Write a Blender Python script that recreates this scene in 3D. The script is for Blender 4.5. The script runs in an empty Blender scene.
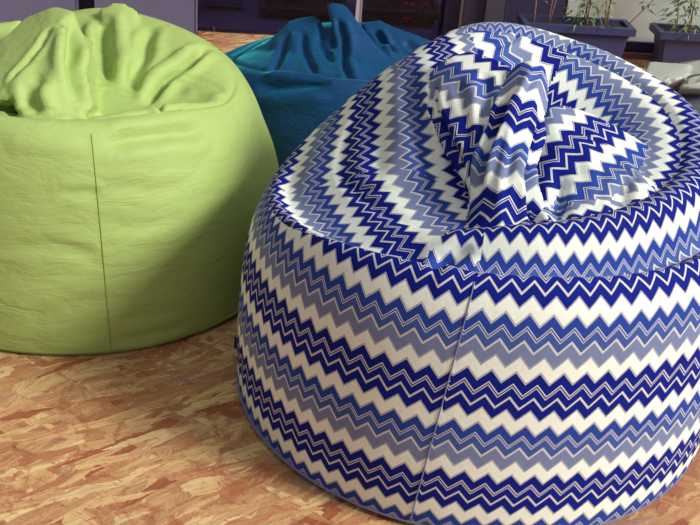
import bpy, bmesh, math, random
import numpy as np
from mathutils import Vector
random.seed(4); rng = np.random.default_rng(7)
PI = math.pi
col = bpy.context.scene.collection
scn = bpy.context.scene

# ------------------------------------------------------------------ camera numbers (fitted to the photo)
CF, CP, CR, CH = 1103.0, 0.49, 0.0797, 1.25
def ray(x, y):
    u = (x-350)/CF; v = (262.5-y)/CF
    c, s = math.cos(CR), math.sin(CR); X = c*u-s*v; Y = s*u+c*v
    cp, sp = math.cos(CP), math.sin(CP)
    return np.array([X, cp+Y*sp, -sp+Y*cp])
def atY(x, y, Y):
    d = ray(x, y); return d*Y/d[1]+np.array([0, 0, CH])
def proj(P):
    P = np.atleast_2d(P); X, Y, Z = P[:, 0], P[:, 1], P[:, 2]-CH
    cp, sp = math.cos(CP), math.sin(CP); dep = Y*cp-Z*sp; y = (Y*sp+Z*cp)/dep; x = X/dep
    c, s = math.cos(CR), math.sin(CR)
    return np.stack([350+CF*(c*x+s*y), 262.5-CF*(-s*x+c*y), dep], 1)

# ------------------------------------------------------------------ object helpers
def tag(o, label=None, cat=None, group=None, kind=None):
    for k, v in (('label', label), ('category', cat), ('group', group), ('kind', kind)):
        if v: o[k] = v
    return o
def empty(name, loc, label, cat, group=None, rz=0):
    o = bpy.data.objects.new(name, None); col.objects.link(o); o.location = loc; o.rotation_euler.z = rz
    return tag(o, label, cat, group)
def link(name, me, mat, parent=None, smooth=True):
    o = bpy.data.objects.new(name, me); col.objects.link(o)
    if mat: me.materials.append(mat)
    if smooth: me.shade_smooth()
    if parent:
        o.parent = parent
        o.matrix_parent_inverse.identity()
        o.location = -Vector(parent.location)   # geometry below is written in world space
    return o
def mesh_from(name, verts, faces, uvs=None, mat=None, parent=None, smooth=True):
    me = bpy.data.meshes.new(name); me.from_pydata([tuple(v) for v in verts], [], faces); 
    if uvs is not None:
        l = me.uv_layers.new(name='UVMap'); l.data.foreach_set('uv', np.asarray(uvs, float).ravel())
    me.update()
    return link(name, me, mat, parent, smooth)

def bm_obj(name, fn, mat, parent=None, smooth=False, bevel=0):
    bm = bmesh.new(); fn(bm)
    if bevel: bmesh.ops.bevel(bm, geom=[e for e in bm.edges], offset=bevel, segments=2, affect='EDGES')
    bmesh.ops.recalc_face_normals(bm, faces=bm.faces)
    me = bpy.data.meshes.new(name); bm.to_mesh(me); bm.free()
    return link(name, me, mat, parent, smooth)

def cr(P, t):
    """Catmull-Rom through rows of P at parameters t (0..n-1)"""
    P = np.asarray(P, float); n = len(P)
    i = np.clip(np.floor(t).astype(int), 0, n-2); f = (t-i)
    sh = (-1,)+(1,)*(P.ndim-1); f = f.reshape(sh)
    g = lambda k: P[np.clip(k, 0, n-1)]
    p0 = np.where((i-1 < 0).reshape(sh), 2*g(i)-g(i+1), g(i-1))
    p3 = np.where((i+2 > n-1).reshape(sh), 2*g(i+1)-g(i), g(i+2))
    p1, p2 = g(i), g(i+1)
    return .5*((2*p1)+(-p0+p2)*f+(2*p0-5*p1+4*p2-p3)*f*f+(-p0+3*p1-3*p2+p3)*f**3)

def vnoise(P, seed, scale):
    """smooth sum-of-sines noise"""
    r = np.random.default_rng(seed); out = np.zeros(len(P))
    for k in range(7):
        d = r.normal(size=3); d /= np.linalg.norm(d); fr = scale*(.6+.9*r.random())
        out += np.sin(P@d*fr+r.random()*6.28+1.3*np.sin(P@np.roll(d, 1)*fr*.6+r.random()*6))
    return out/7

def grid_faces(nu, nv, wrap):
    F = []
    m = nu if wrap else nu-1
    for j in range(nv-1):
        for i in range(m):
            a = j*nu+i; b = j*nu+(i+1) % nu
            F.append((a, b, b+nu, a+nu))
    return F

def grid_normals(G, wrap):
    """G: nv x nu x 3"""
    du = (np.roll(G, -1, 1)-np.roll(G, 1, 1))
    if not wrap:
        du[:, 0] = G[:, 1]-G[:, 0]; du[:, -1] = G[:, -1]-G[:, -2]
    dv = np.zeros_like(G); dv[1:-1] = G[2:]-G[:-2]; dv[0] = G[1]-G[0]; dv[-1] = G[-1]-G[-2]
    N = np.cross(du, dv); return N/(np.linalg.norm(N, axis=2, keepdims=True)+1e-12)

def seg_dist(P, pts):
    """distance of points to polyline + fraction along it"""
    best = np.full(len(P), 1e9); fr = np.zeros(len(P)); n = len(pts)-1
    for i in range(n):
        a, b = pts[i], pts[i+1]; ab = b-a
        t = np.clip(((P-a)@ab)/(ab@ab+1e-12), 0, 1)
        d = np.linalg.norm(P-(a+t[:, None]*ab), axis=1)
        m = d < best; best[m] = d[m]; fr[m] = (i+t[m])/n
    return best, fr

def fold_pts(V, normals, specs):
    """push creases / ridges into the cloth. spec = (photo polyline, width, height): each polyline is
    dropped onto the surface, then everything is measured in metres on the surface itself"""
    for pts, w, h in specs:
        N = normals(V); pr = proj(V); view = V-np.array([0, 0, CH]); face = (N*view).sum(1) < 0
        q = cr(np.array(pts, float), np.linspace(0, len(pts)-1, 16)); loc = []
        for x, y in q:
            d2 = (pr[:, 0]-x)**2+(pr[:, 1]-y)**2
            ok = face & (d2 < 6**2)
            if ok.any():
                i = np.where(ok)[0]; loc.append(V[i[np.argmin(pr[i, 2])]])
        if len(loc) < 4: print('fold dropped', pts); continue
        loc = np.array(loc); loc[1:-1] = (loc[:-2]+2*loc[1:-1]+loc[2:])/4
        d, t = seg_dist(V, loc)
        env = np.clip(np.sin(np.clip(t, .0, 1)*PI)*1.6, 0.0, 1)
        V = V+N*(h*env*np.exp(-(d/w)**2))[:, None]
        if h < 0: V = V+N*(-h*.45*env*np.exp(-((d-1.9*w)/(w*1.1))**2))[:, None]
    return V
def folds(G, wrap, specs):
    sh = G.shape
    return fold_pts(G.reshape(-1, 3), lambda V: grid_normals(V.reshape(sh), wrap).reshape(-1, 3), specs).reshape(sh)

def seam_on(G, phi, S, azfn, zs, lift=.0006, part=.6):
    N = grid_normals(G, True); out = []
    for z_ in zs:
        a = azfn(z_); i0 = int(np.searchsorted(phi, a))-1; fr = (a-phi[i0])/(phi[i0+1]-phi[i0]); lim = int(part*G.shape[0]); p = 0
        for i, w_ in ((i0, 1-fr), (i0+1, fr)):
            zc = G[:lim, i, 2]; j = int(np.argmax(zc > z_)) or int(np.argmax(zc)); j = max(j, 1); k = np.clip((z_-zc[j-1])/(zc[j]-zc[j-1]+1e-9), 0, 1)
            p = p+w_*(G[j-1, i]*(1-k)+G[j, i]*k+N[j, i]*lift)
        out.append(p)
    return out
def tri_pieces(G, wrap, close):
    nv, nu = G.shape[:2]; V = list(map(tuple, G.reshape(-1, 3))); F = grid_faces(nu, nv, wrap)
    if close:
        for row, flip in ((0, False), (nv-1, True)):
            c = G[row].mean(0); V.append(tuple(c)); k = len(V)-1
            for i in range(nu):
                a, b = row*nu+i, row*nu+(i+1) % nu; F.append((b, a, k) if not flip else (a, b, k))
    return V, F
def fuse(name, pieces, uvfns, specs, mat, parent, vox=.005, smooth=5, amp=.002, seed=1, keep=None, fine=.0006):
    """sew closed cloth volumes into one continuous skin and return it as one mesh"""
    Vs, Fs = [], []; off = 0; trees = []
    from mathutils.bvhtree import BVHTree
    for V, F in pieces:
        trees.append(BVHTree.FromPolygons(V, F)); Vs += V; Fs += [tuple(i+off for i in f) for f in F]; off += len(V)
    me = bpy.data.meshes.new('tmp'); me.from_pydata(Vs, [], Fs); me.update()
    o = bpy.data.objects.new('tmp', me); col.objects.link(o)
    m = o.modifiers.new('r', 'REMESH'); m.mode = 'VOXEL'; m.voxel_size = vox
    m2 = o.modifiers.new('s', 'SMOOTH'); m2.factor = .5; m2.iterations = smooth
    dg = bpy.context.evaluated_depsgraph_get(); ev = o.evaluated_get(dg); r = bpy.data.meshes.new_from_object(ev)
    bpy.data.objects.remove(o)
    n = len(r.vertices); V = np.zeros(n*3); r.vertices.foreach_get('co', V); V = V.reshape(-1, 3)
    polys = [tuple(p.vertices) for p in r.polygons]
    def normals(W):
        r.vertices.foreach_set('co', W.ravel()); r.update(); N = np.zeros(n*3); r.vertex_normals.foreach_get('vector', N); return N.reshape(-1, 3)
    N = normals(V); V = V+N*(amp*vnoise(V, seed, 14)+fine*vnoise(V, seed+1, 60))[:, None]
    V = fold_pts(V, normals, specs)
    if keep is not None:
        P = np.array([V[list(f)].mean(0) for f in polys]); k = keep(P); polys = [f for f, q in zip(polys, k) if q]
        used = sorted({i for f in polys for i in f}); mp = {u: i for i, u in enumerate(used)}; V = V[used]; polys = [tuple(mp[i] for i in f) for f in polys]
    uvs = None
    if uvfns:
        P = np.array([V[list(f)].mean(0) for f in polys]); D = np.array([[t.find_nearest(Vector(p))[3] for t in trees] for p in P])
        reg = D.argmin(1); cor = np.concatenate([list(f) for f in polys]).astype(int); ln = np.array([len(f) for f in polys])
        rc = np.repeat(reg, ln); Pc = np.repeat(P, ln, 0); Pv = V[cor]; uvs = np.zeros((len(cor), 2))
        for k, fn in enumerate(uvfns):
            q = rc == k
            if q.any(): uvs[q] = fn(Pv[q], Pc[q], None)
    return mesh_from(name, V, polys, uvs, mat, parent)
def dome_volume(C, T, ts0, zlow, lift=.0004, nphi=300, nt_=130):
    G, *_ = rev_surface(C, T, nphi, nt_, ts0-.6, 10)
    tt = np.linspace(ts0-.6, 10, nt_); off = np.interp(tt, [ts0-.6, ts0-.15, ts0+.15], [-.012, -.006, lift])
    G = G+grid_normals(G, True)*off[:, None, None]
    c = np.array([C[0], C[1], zlow]); first = G[0].copy(); low = first*.6+c*.4; low[:, 2] = zlow
    G = np.concatenate([low[None], G]); return tri_pieces(G, True, True)
def lobe_volume(pts, rad, up=(0, -1, 1), seed=1, wr=.0015):
    G, s_, a_ = sweep([tuple(atY(*q)) for q in pts], rad, up, 48, 60, seed, wr); return tri_pieces(G, True, True)

def hull_volume(pts, back=(0, .09, -.07), extra=()):
    """a taut folded panel: convex skin round traced cloth points, thickened away from the viewer side"""
    bm = bmesh.new(); P = [atY(*q) for q in pts]; c = sum(P)/len(P)
    for p in P:
        bm.verts.new(p); bm.verts.new(p*.75+c*.25+np.array(back))
    for q in extra: bm.verts.new(atY(*q))
    r = bmesh.ops.convex_hull(bm, input=bm.verts)
    bmesh.ops.delete(bm, geom=[v for v in bm.verts if not v.link_faces], context='VERTS')
    bmesh.ops.recalc_face_normals(bm, faces=bm.faces); bm.verts.index_update()
    V = [tuple(v.co) for v in bm.verts]; F = [tuple(v.index for v in f.verts) for f in bm.faces]; bm.free(); return V, F

# ------------------------------------------------------------------ materials
def nt(name):
    m = bpy.data.materials.new(name); m.use_nodes = True; t = m.node_tree; t.nodes.clear()
    o = t.nodes.new('ShaderNodeOutputMaterial'); b = t.nodes.new('ShaderNodeBsdfPrincipled')
    t.links.new(b.outputs[0], o.inputs[0]); return m, t, b
def srgb(c):
    return tuple(((x/255)/12.92 if x/255 <= .04045 else ((x/255+.055)/1.055)**2.4) for x in c)+(1,)
def node(t, ty, **kw):
    n = t.nodes.new(ty)
    for k, v in kw.items():
        if k in n.inputs: n.inputs[k].default_value = v
        else: setattr(n, k, v)
    return n
def math_(t, op, a, b=None, c=None):
    n = t.nodes.new('ShaderNodeMath'); n.operation = op
    for i, x in enumerate((a, b, c)):
        if x is None: continue
        if isinstance(x, (int, float)): n.inputs[i].default_value = x
        else: t.links.new(x, n.inputs[i])
    return n.outputs[0]
def mixc(t, fac, a, b, mode='MIX'):
    n = t.nodes.new('ShaderNodeMix'); n.data_type = 'RGBA'; n.blend_type = mode
    for i, x in ((0, fac), (6, a), (7, b)):
        if isinstance(x, (int, float, tuple)): n.inputs[i].default_value = x
        else: t.links.new(x, n.inputs[i])
    return n.outputs[2]
def simple(name, rgb, rough=.6, metal=0, var=.06, scale=8, bump=0, spec=.5, sheen=0, sheen_tint=None, bscale=300, coat=0):
    m, t, b = nt(name)
    tc = node(t, 'ShaderNodeTexCoord'); nz = node(t, 'ShaderNodeTexNoise', Scale=scale, Detail=5.0)
    t.links.new(tc.outputs['Object'], nz.inputs['Vector'])
    c = srgb(rgb); lo = tuple(x*(1-var*2) for x in c[:3])+(1,); hi = tuple(min(1, x*(1+var*2)) for x in c[:3])+(1,)
    t.links.new(mixc(t, nz.outputs['Fac'], lo, hi), b.inputs['Base Color'])
    b.inputs['Roughness'].default_value = rough; b.inputs['Metallic'].default_value = metal
    b.inputs['Specular IOR Level'].default_value = spec
    if coat: b.inputs['Coat Weight'].default_value = coat; b.inputs['Coat Roughness'].default_value = .3
    if sheen:
        b.inputs['Sheen Weight'].default_value = sheen; b.inputs['Sheen Roughness'].default_value = .4
        if sheen_tint: b.inputs['Sheen Tint'].default_value = srgb(sheen_tint)
    if bump:
        n2 = node(t, 'ShaderNodeTexNoise', Scale=bscale, Detail=3.0); t.links.new(tc.outputs['Object'], n2.inputs['Vector'])
        bp = node(t, 'ShaderNodeBump', Strength=bump, Distance=.002); t.links.new(n2.outputs['Fac'], bp.inputs['Height'])
        t.links.new(bp.outputs[0], b.inputs['Normal'])
    return m

def chevron_mat():
    m, t, b = nt('zigzag_print_cotton')
    uv = node(t, 'ShaderNodeUVMap'); uv.uv_map = 'UVMap'
    sp = node(t, 'ShaderNodeSeparateXYZ'); t.links.new(uv.outputs[0], sp.inputs[0])
    u, v = sp.outputs[0], sp.outputs[1]                 # u in teeth, v in pattern repeats (0 = top of pale band, growing downward)
    us = math_(t, 'ADD', u, math_(t, 'MULTIPLY', v, .5))
    tri = math_(t, 'PINGPONG', us, .5)                    # 0..0.5
    vv = math_(t, 'ADD', v, math_(t, 'MULTIPLY', tri, -.21))
    fr = math_(t, 'FRACT', vv)
    ramp = node(t, 'ShaderNodeValToRGB'); ramp.color_ramp.interpolation = 'CONSTANT'
    navy = srgb((12, 28, 132)); white = srgb((238, 245, 238)); line = srgb((205, 205, 205)); hair = srgb((120, 118, 150))
    b1 = srgb((40, 68, 158)); b2 = srgb((66, 90, 162)); b3 = srgb((120, 132, 172))
    st = [(0, hair), (.007, line), (.018, b1), (.107, line), (.119, b1), (.135, line), (.147, b2), (.226, line), (.252, b3), (.364, line), (.374, hair), (.381, white)]
    st += [(.502, hair), (.509, line), (.520, navy), (.617, line), (.629, navy), (.646, line), (.658, navy), (.736, line), (.762, navy), (.856, line), (.866, hair), (.873, white)]
    e = ramp.color_ramp.elements
    while len(e) > 1: e.remove(e[-1])
    e[0].position = 0; e[0].color = st[0][1]
    for p_, c_ in st[1:]:
        x = e.new(p_); x.color = c_
    t.links.new(fr, ramp.inputs[0])
    # woven cotton: slight thread mottling, mostly in the pale blue band
    tc = node(t, 'ShaderNodeTexCoord'); nz = node(t, 'ShaderNodeTexNoise', Scale=420.0, Detail=2.0)
    t.links.new(tc.outputs['Object'], nz.inputs['Vector'])
    mott = math_(t, 'MULTIPLY_ADD', nz.outputs['Fac'], .30, .85)
    cmb = node(t, 'ShaderNodeCombineXYZ')
    for i in range(3): t.links.new(mott, cmb.inputs[i])
    base = mixc(t, .9, ramp.outputs[0], cmb.outputs[0], 'MULTIPLY')
    t.links.new(base, b.inputs['Base Color'])
    b.inputs['Roughness'].default_value = .8; b.inputs['Specular IOR Level'].default_value = .12
    b.inputs['Sheen Weight'].default_value = .0
    wv = node(t, 'ShaderNodeTexNoise', Scale=38.0, Detail=6.0, Roughness=.6); t.links.new(tc.outputs['Object'], wv.inputs['Vector'])
    bp = node(t, 'ShaderNodeBump', Strength=.35, Distance=.004); t.links.new(wv.outputs['Fac'], bp.inputs['Height'])
    t.links.new(bp.outputs[0], b.inputs['Normal'])
    return m

def cloth_mat(name, rgb, rgb2, sheen, tint, rough=.6):
    m, t, b = nt(name)
    tc = node(t, 'ShaderNodeTexCoord')
    nz = node(t, 'ShaderNodeTexNoise', Scale=6.0, Detail=6.0, Roughness=.6); t.links.new(tc.outputs['Object'], nz.inputs['Vector'])
    n3 = node(t, 'ShaderNodeTexNoise', Scale=700.0, Detail=1.0); t.links.new(tc.outputs['Object'], n3.inputs['Vector'])
    f = math_(t, 'ADD', math_(t, 'MULTIPLY', nz.outputs['Fac'], .75), math_(t, 'MULTIPLY', n3.outputs['Fac'], .25))
    t.links.new(mixc(t, f, srgb(rgb), srgb(rgb2)), b.inputs['Base Color'])
    b.inputs['Roughness'].default_value = rough; b.inputs['Specular IOR Level'].default_value = .3
    b.inputs['Sheen Weight'].default_value = sheen; b.inputs['Sheen Roughness'].default_value = .35; b.inputs['Sheen Tint'].default_value = srgb(tint)
    mp = node(t, 'ShaderNodeMapping'); mp.inputs['Scale'].default_value = (1, 1, 2.6); t.links.new(tc.outputs['Object'], mp.inputs[0])
    w1 = node(t, 'ShaderNodeTexNoise', Scale=11.0, Detail=5.0, Roughness=.55, Distortion=.6); t.links.new(mp.outputs[0], w1.inputs['Vector'])
    bp = node(t, 'ShaderNodeBump', Strength=.35, Distance=.018); t.links.new(w1.outputs['Fac'], bp.inputs['Height'])
    b2 = node(t, 'ShaderNodeBump', Strength=.15, Distance=.001); t.links.new(n3.outputs['Fac'], b2.inputs['Height']); t.links.new(bp.outputs[0], b2.inputs['Normal'])
    t.links.new(b2.outputs[0], b.inputs['Normal'])
    return m

def osb_mat():
    m, t, b = nt('oriented_strand_board')
    tc = node(t, 'ShaderNodeTexCoord')
    wob = node(t, 'ShaderNodeTexNoise', Scale=9.0, Detail=3.0); t.links.new(tc.outputs['Object'], wob.inputs['Vector'])
    wv = node(t, 'ShaderNodeVectorMath', operation='SCALE'); wv.inputs['Scale'].default_value = .028; t.links.new(wob.outputs['Color'], wv.inputs[0])
    w2 = node(t, 'ShaderNodeTexNoise', Scale=60.0, Detail=3.0); t.links.new(tc.outputs['Object'], w2.inputs['Vector'])
    wv2 = node(t, 'ShaderNodeVectorMath', operation='SCALE'); wv2.inputs['Scale'].default_value = .006; t.links.new(w2.outputs['Color'], wv2.inputs[0])
    add = node(t, 'ShaderNodeVectorMath', operation='ADD'); t.links.new(tc.outputs['Object'], add.inputs[0]); t.links.new(wv.outputs[0], add.inputs[1])
    add2 = node(t, 'ShaderNodeVectorMath', operation='ADD'); t.links.new(add.outputs[0], add2.inputs[0]); t.links.new(wv2.outputs[0], add2.inputs[1])
    pal = [(0, (190, 142, 102)), (.10, (158, 92, 64)), (.16, (200, 154, 110)), (.32, (178, 120, 86)), (.42, (212, 172, 122)), (.58, (192, 142, 102)), (.72, (222, 188, 138)), (.84, (172, 134, 112)), (.88, (188, 132, 94))]
    w3 = node(t, 'ShaderNodeTexNoise', Scale=170.0, Detail=4.0, Roughness=.7); t.links.new(tc.outputs['Object'], w3.inputs['Vector'])
    wv3 = node(t, 'ShaderNodeVectorMath', operation='SCALE'); wv3.inputs['Scale'].default_value = .0065; t.links.new(w3.outputs['Color'], wv3.inputs[0])
    add3 = node(t, 'ShaderNodeVectorMath', operation='ADD'); t.links.new(add2.outputs[0], add3.inputs[0]); t.links.new(wv3.outputs[0], add3.inputs[1])
    add2 = add3
    colr = None; hgt = None
    layers = [(35, 5, 15, -1), (75, 6, 20, .40), (-12, 6, 24, .50), (125, 6, 28, .50), (52, 4, 15, .50), (-48, 6, 32, .58), (40, 4.6, 22, .52), (95, 10, 42, .64), (58, 5, 24, .52), (-30, 9, 50, .62), (45, 10, 60, .60), (30, 12, 56, .64)]
    for k, (ang, sx, sy, thr) in enumerate(layers):
        mp = node(t, 'ShaderNodeMapping'); mp.vector_type = 'TEXTURE'
        mp.inputs['Rotation'].default_value = (0, 0, math.radians(ang)); mp.inputs['Scale'].default_value = (1/sx, 1/sy, 1); mp.inputs['Location'].default_value = (k*.37, k*.73, 0)
        t.links.new(add2.outputs[0], mp.inputs[0])
        vo = node(t, 'ShaderNodeTexVoronoi', Scale=1.0, Randomness=1.0); vo.voronoi_dimensions = '2D'; vo.distance = 'CHEBYCHEV' if k % 2 else 'MANHATTAN'
        t.links.new(mp.outputs[0], vo.inputs['Vector'])
        s = node(t, 'ShaderNodeSeparateColor'); t.links.new(vo.outputs['Color'], s.inputs[0])
        rp = node(t, 'ShaderNodeValToRGB'); rp.color_ramp.interpolation = 'CONSTANT'; e = rp.color_ramp.elements
        while len(e) > 1: e.remove(e[-1])
        e[0].position = 0; e[0].color = srgb(pal[0][1])
        for p_, c_ in pal[1:]: e.new(p_).color = srgb(c_)
        t.links.new(s.outputs[1], rp.inputs[0])
        # grain along the strand
        mg = node(t, 'ShaderNodeMapping'); mg.vector_type = 'TEXTURE'; mg.inputs['Rotation'].default_value = (0, 0, math.radians(ang)); mg.inputs['Scale'].default_value = (.12, .006, 1)
        t.links.new(add2.outputs[0], mg.inputs[0])
        gn = node(t, 'ShaderNodeTexNoise', Scale=1.0, Detail=4.0, Roughness=.65); t.links.new(mg.outputs[0], gn.inputs['Vector'])
        gv = math_(t, 'MULTIPLY_ADD', gn.outputs['Fac'], 1.5, .24); cb = node(t, 'ShaderNodeCombineXYZ')
        for i in range(3): t.links.new(gv, cb.inputs[i])
        lay = mixc(t, 1.0, rp.outputs[0], cb.outputs[0], 'MULTIPLY')
        if colr is None: colr = lay; hgt = gn.outputs['Fac']
        else:
            mask = math_(t, 'GREATER_THAN', s.outputs[0], thr)
            colr = mixc(t, mask, colr, lay)
            hgt = math_(t, 'ADD', hgt, math_(t, 'MULTIPLY', mask, math_(t, 'MULTIPLY', s.outputs[2], .8)))
    # torn slivers and splinters between the strands
    for ang, sc in ((25, 1.0), (70, 1.3), (-25, 1.6)):
        mg = node(t, 'ShaderNodeMapping'); mg.vector_type = 'TEXTURE'; mg.inputs['Rotation'].default_value = (0, 0, math.radians(ang)); mg.inputs['Scale'].default_value = (.06/sc, .011/sc, 1)
        t.links.new(add2.outputs[0], mg.inputs[0])
        sn = node(t, 'ShaderNodeTexNoise', Scale=1.0, Detail=5.0, Roughness=.7); t.links.new(mg.outputs[0], sn.inputs['Vector'])
        sr = node(t, 'ShaderNodeValToRGB'); sr.color_ramp.elements[0].position = .60; sr.color_ramp.elements[1].position = .66
        t.links.new(sn.outputs['Fac'], sr.inputs[0])
        colr = mixc(t, math_(t, 'MULTIPLY', sr.outputs[0], .7), colr, srgb((146, 76, 52)) if ang != 70 else srgb((228, 200, 150)))
    # resin-red blotches
    bl = node(t, 'ShaderNodeTexNoise', Scale=16.0, Detail=10.0, Roughness=.78, Distortion=.8); t.links.new(add2.outputs[0], bl.inputs['Vector'])
    rr = node(t, 'ShaderNodeValToRGB'); rr.color_ramp.elements[0].position = .53; rr.color_ramp.elements[1].position = .60
    t.links.new(bl.outputs['Fac'], rr.inputs[0])
    colr = mixc(t, math_(t, 'MULTIPLY', rr.outputs[0], .65), colr, srgb((160, 84, 62)))
    t.links.new(colr, b.inputs['Base Color'])
    b.inputs['Roughness'].default_value = .55; b.inputs['Specular IOR Level'].default_value = .35
    bp = node(t, 'ShaderNodeBump', Strength=.35, Distance=.002); t.links.new(hgt, bp.inputs['Height']); t.links.new(bp.outputs[0], b.inputs['Normal'])
    return m

M_chev = chevron_mat()
M_green = cloth_mat('lime_velour', (154, 178, 100), (172, 196, 118), .2, (225, 240, 150))
M_teal = cloth_mat('teal_velour', (0, 46, 98), (2, 72, 120), .6, (60, 200, 205), .55)
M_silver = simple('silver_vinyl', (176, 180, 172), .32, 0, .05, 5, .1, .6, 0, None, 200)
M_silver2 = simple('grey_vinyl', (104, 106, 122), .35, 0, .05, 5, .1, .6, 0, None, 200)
M_navy = simple('navy_ribbon', (26, 50, 140), .6, 0, .05, 20, .2)
M_gseam = simple('green_thread', (136, 164, 86), .7, 0, .05, 30, .3)
M_wseam = simple('pale_thread', (120, 124, 172), .7, 0, .1, 200, .3)
M_osb = osb_mat()
M_wall = simple('violet_grey_render', (108, 104, 136), .8, 0, .04, 3, .25, .3, bscale=120)
M_groove = simple('dark_gap_paint', (50, 42, 72), .8)
M_dark = simple('dark_violet_metal', (58, 52, 84), .45, 0, .05, 4)
M_dark2 = simple('grey_violet_metal', (88, 84, 106), .5, 0, .05, 4)
M_black = simple('black_plinth', (30, 28, 66), .5)
M_white = simple('white_panel_paint', (206, 208, 204), .55, 0, .02, 3)
M_pale = simple('pale_frame_paint', (176, 172, 186), .5)
M_sill = simple('brown_sill', (134, 104, 96), .7, 0, .1, 12)
M_plant_pot = simple('dark_plastic_planter', (58, 60, 104), .5, 0, .05, 6, .1)
M_soil = simple('potting_soil', (44, 36, 52), .95, 0, .25, 60, .8, bscale=90)
M_leaf = simple('bamboo_leaf', (112, 140, 84), .55, 0, .25, 20)
M_leafd = simple('dark_leaf', (66, 96, 66), .55, 0, .25, 20)
M_cane = simple('bamboo_cane', (136, 104, 88), .6, 0, .15, 30)
M_caned = simple('dark_stem', (70, 56, 60), .6, 0, .15, 30)
M_red = simple('reflected_red', (226, 40, 62), .5, 0, .05, 20)  # colour of the red reflections in the glass
M_int = simple('interior_wall_grey', (150, 144, 180), .8, 0, .04, 3)
M_bench = simple('interior_bench_grey', (120, 116, 166), .7, 0, .04, 6)

def glass_mat():
    m = bpy.data.materials.new('dark_window_glass'); m.use_nodes = True; t = m.node_tree; t.nodes.clear()
    o = t.nodes.new('ShaderNodeOutputMaterial'); tr = node(t, 'ShaderNodeBsdfTransparent', Color=(.66, .64, .80, 1)); gl = node(t, 'ShaderNodeBsdfGlossy', Roughness=.02)
    fr = node(t, 'ShaderNodeFresnel', IOR=1.22); mx = t.nodes.new('ShaderNodeMixShader')
    nz = node(t, 'ShaderNodeTexNoise', Scale=.6); fac = math_(t, 'MULTIPLY_ADD', nz.outputs['Fac'], .02, 0.0)
    t.links.new(math_(t, 'ADD', fr.outputs[0], fac), mx.inputs[0]); t.links.new(tr.outputs[0], mx.inputs[1]); t.links.new(gl.outputs[0], mx.inputs[2]); t.links.new(mx.outputs[0], o.inputs[0])
    return m
M_glass = glass_mat()

# ------------------------------------------------------------------ bag building blocks
def rev_surface(C, table, nphi, nt_, t0=0, t1=None):
    """table: {azimuth deg: [(r,z)...]}; azimuth 0 faces the camera, 90 = right, 180 = back"""
    ks = sorted(table); A = np.array([table[k] for k in ks], float)           # K x n x 2
    K = len(ks); n = A.shape[1]; t1 = n-1 if t1 is None else t1
    phi = np.linspace(0, 360, nphi, endpoint=False)-180
    ka = np.array(ks, float); ext = np.concatenate([[ka[-2]-360, ka[-1]-360], ka, [ka[0]+360, ka[1]+360]])
    E = np.concatenate([A[-2:], A, A[:2]])
    idx = np.clip(np.searchsorted(ext, phi, 'right')-1, 1, len(ext)-3)
    f = (phi-ext[idx])/(ext[idx+1]-ext[idx]); f = f[:, None, None]
    p0, p1, p2, p3 = E[idx-1], E[idx], E[idx+1], E[idx+2]
    D = .5*((2*p1)+(-p0+p2)*f+(2*p0-5*p1+4*p2-p3)*f*f+(-p0+3*p1-3*p2+p3)*f**3)   # nphi x n x 2
    ts = np.linspace(t0, t1, nt_)
    S = cr(np.transpose(D, (1, 0, 2)), ts)                                    # nt x nphi x 2
    pr = np.radians(phi)[None, :]
    G = np.stack([C[0]+S[..., 0]*np.sin(pr), C[1]-S[..., 0]*np.cos(pr), S[..., 1]], 2)
    return G, phi, ts, S

def sweep(spine, rad, up=(0, -1, 1), nu=64, nv=90, seed=1, wrinkle=0.0):
    """rounded cloth lobe: spine points, (half width, half depth) at each, ends closed"""
    sp = cr(np.array(spine, float), np.linspace(0, len(spine)-1, nv)); R = cr(np.array(rad, float), np.linspace(0, len(rad)-1, nv)); R = np.maximum(R, .0015)
    T = np.gradient(sp, axis=0); T /= np.linalg.norm(T, axis=1)[:, None]
    U = np.array(up, float); B = np.cross(T, U); B /= np.linalg.norm(B, axis=1)[:, None]; Nn = np.cross(B, T)
    a = np.linspace(0, 2*PI, nu, endpoint=False)
    G = sp[:, None]+R[:, 0][:, None, None]*np.cos(a)[None, :, None]*B[:, None]+R[:, 1][:, None, None]*np.sin(a)[None, :, None]*Nn[:, None]
    s = np.concatenate([[0], np.cumsum(np.linalg.norm(np.diff(sp, axis=0), axis=1))])
    if wrinkle:
        N = grid_normals(G, True); G = G+N*(wrinkle*vnoise(G.reshape(-1, 3), seed, 45).reshape(G.shape[:2]))[..., None]
    return G, s, a

def uv_from(G, faces, fn):
    """fn(pos Nx3, face-centre Nx3) -> Nx2, evaluated per corner so prints can break at seams"""
    V = G.reshape(-1, 3); F = np.array(faces); P = V[F]; Cc = P.mean(1, keepdims=True).repeat(4, 1)
    return fn(P.reshape(-1, 3), Cc.reshape(-1, 3), F.reshape(-1))

def tube(name, pts, r, mat, parent, n=8, steps=60, taper=1.0):
    pts = cr(np.array(pts, float), np.linspace(0, len(pts)-1, steps)); T = np.gradient(pts, axis=0); T /= np.linalg.norm(T, axis=1)[:, None]+1e-9
    ref = np.array([0.3, 1, .2]); B = np.cross(T, ref); B /= np.linalg.norm(B, axis=1)[:, None]+1e-9; N = np.cross(B, T)
    a = np.linspace(0, 2*PI, n, endpoint=False); rr = np.linspace(r, r*taper, steps)
    G = pts[:, None]+rr[:, None, None]*(np.cos(a)[None, :, None]*B[:, None]+np.sin(a)[None, :, None]*N[:, None])
    F = grid_faces(n, steps, True); F += [tuple(range(n))[::-1], tuple((steps-1)*n+i for i in range(n))]
    return mesh_from(name, G.reshape(-1, 3), F, None, mat, parent)

def disc_bottom(G0, z=.002):
    return G0

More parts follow.
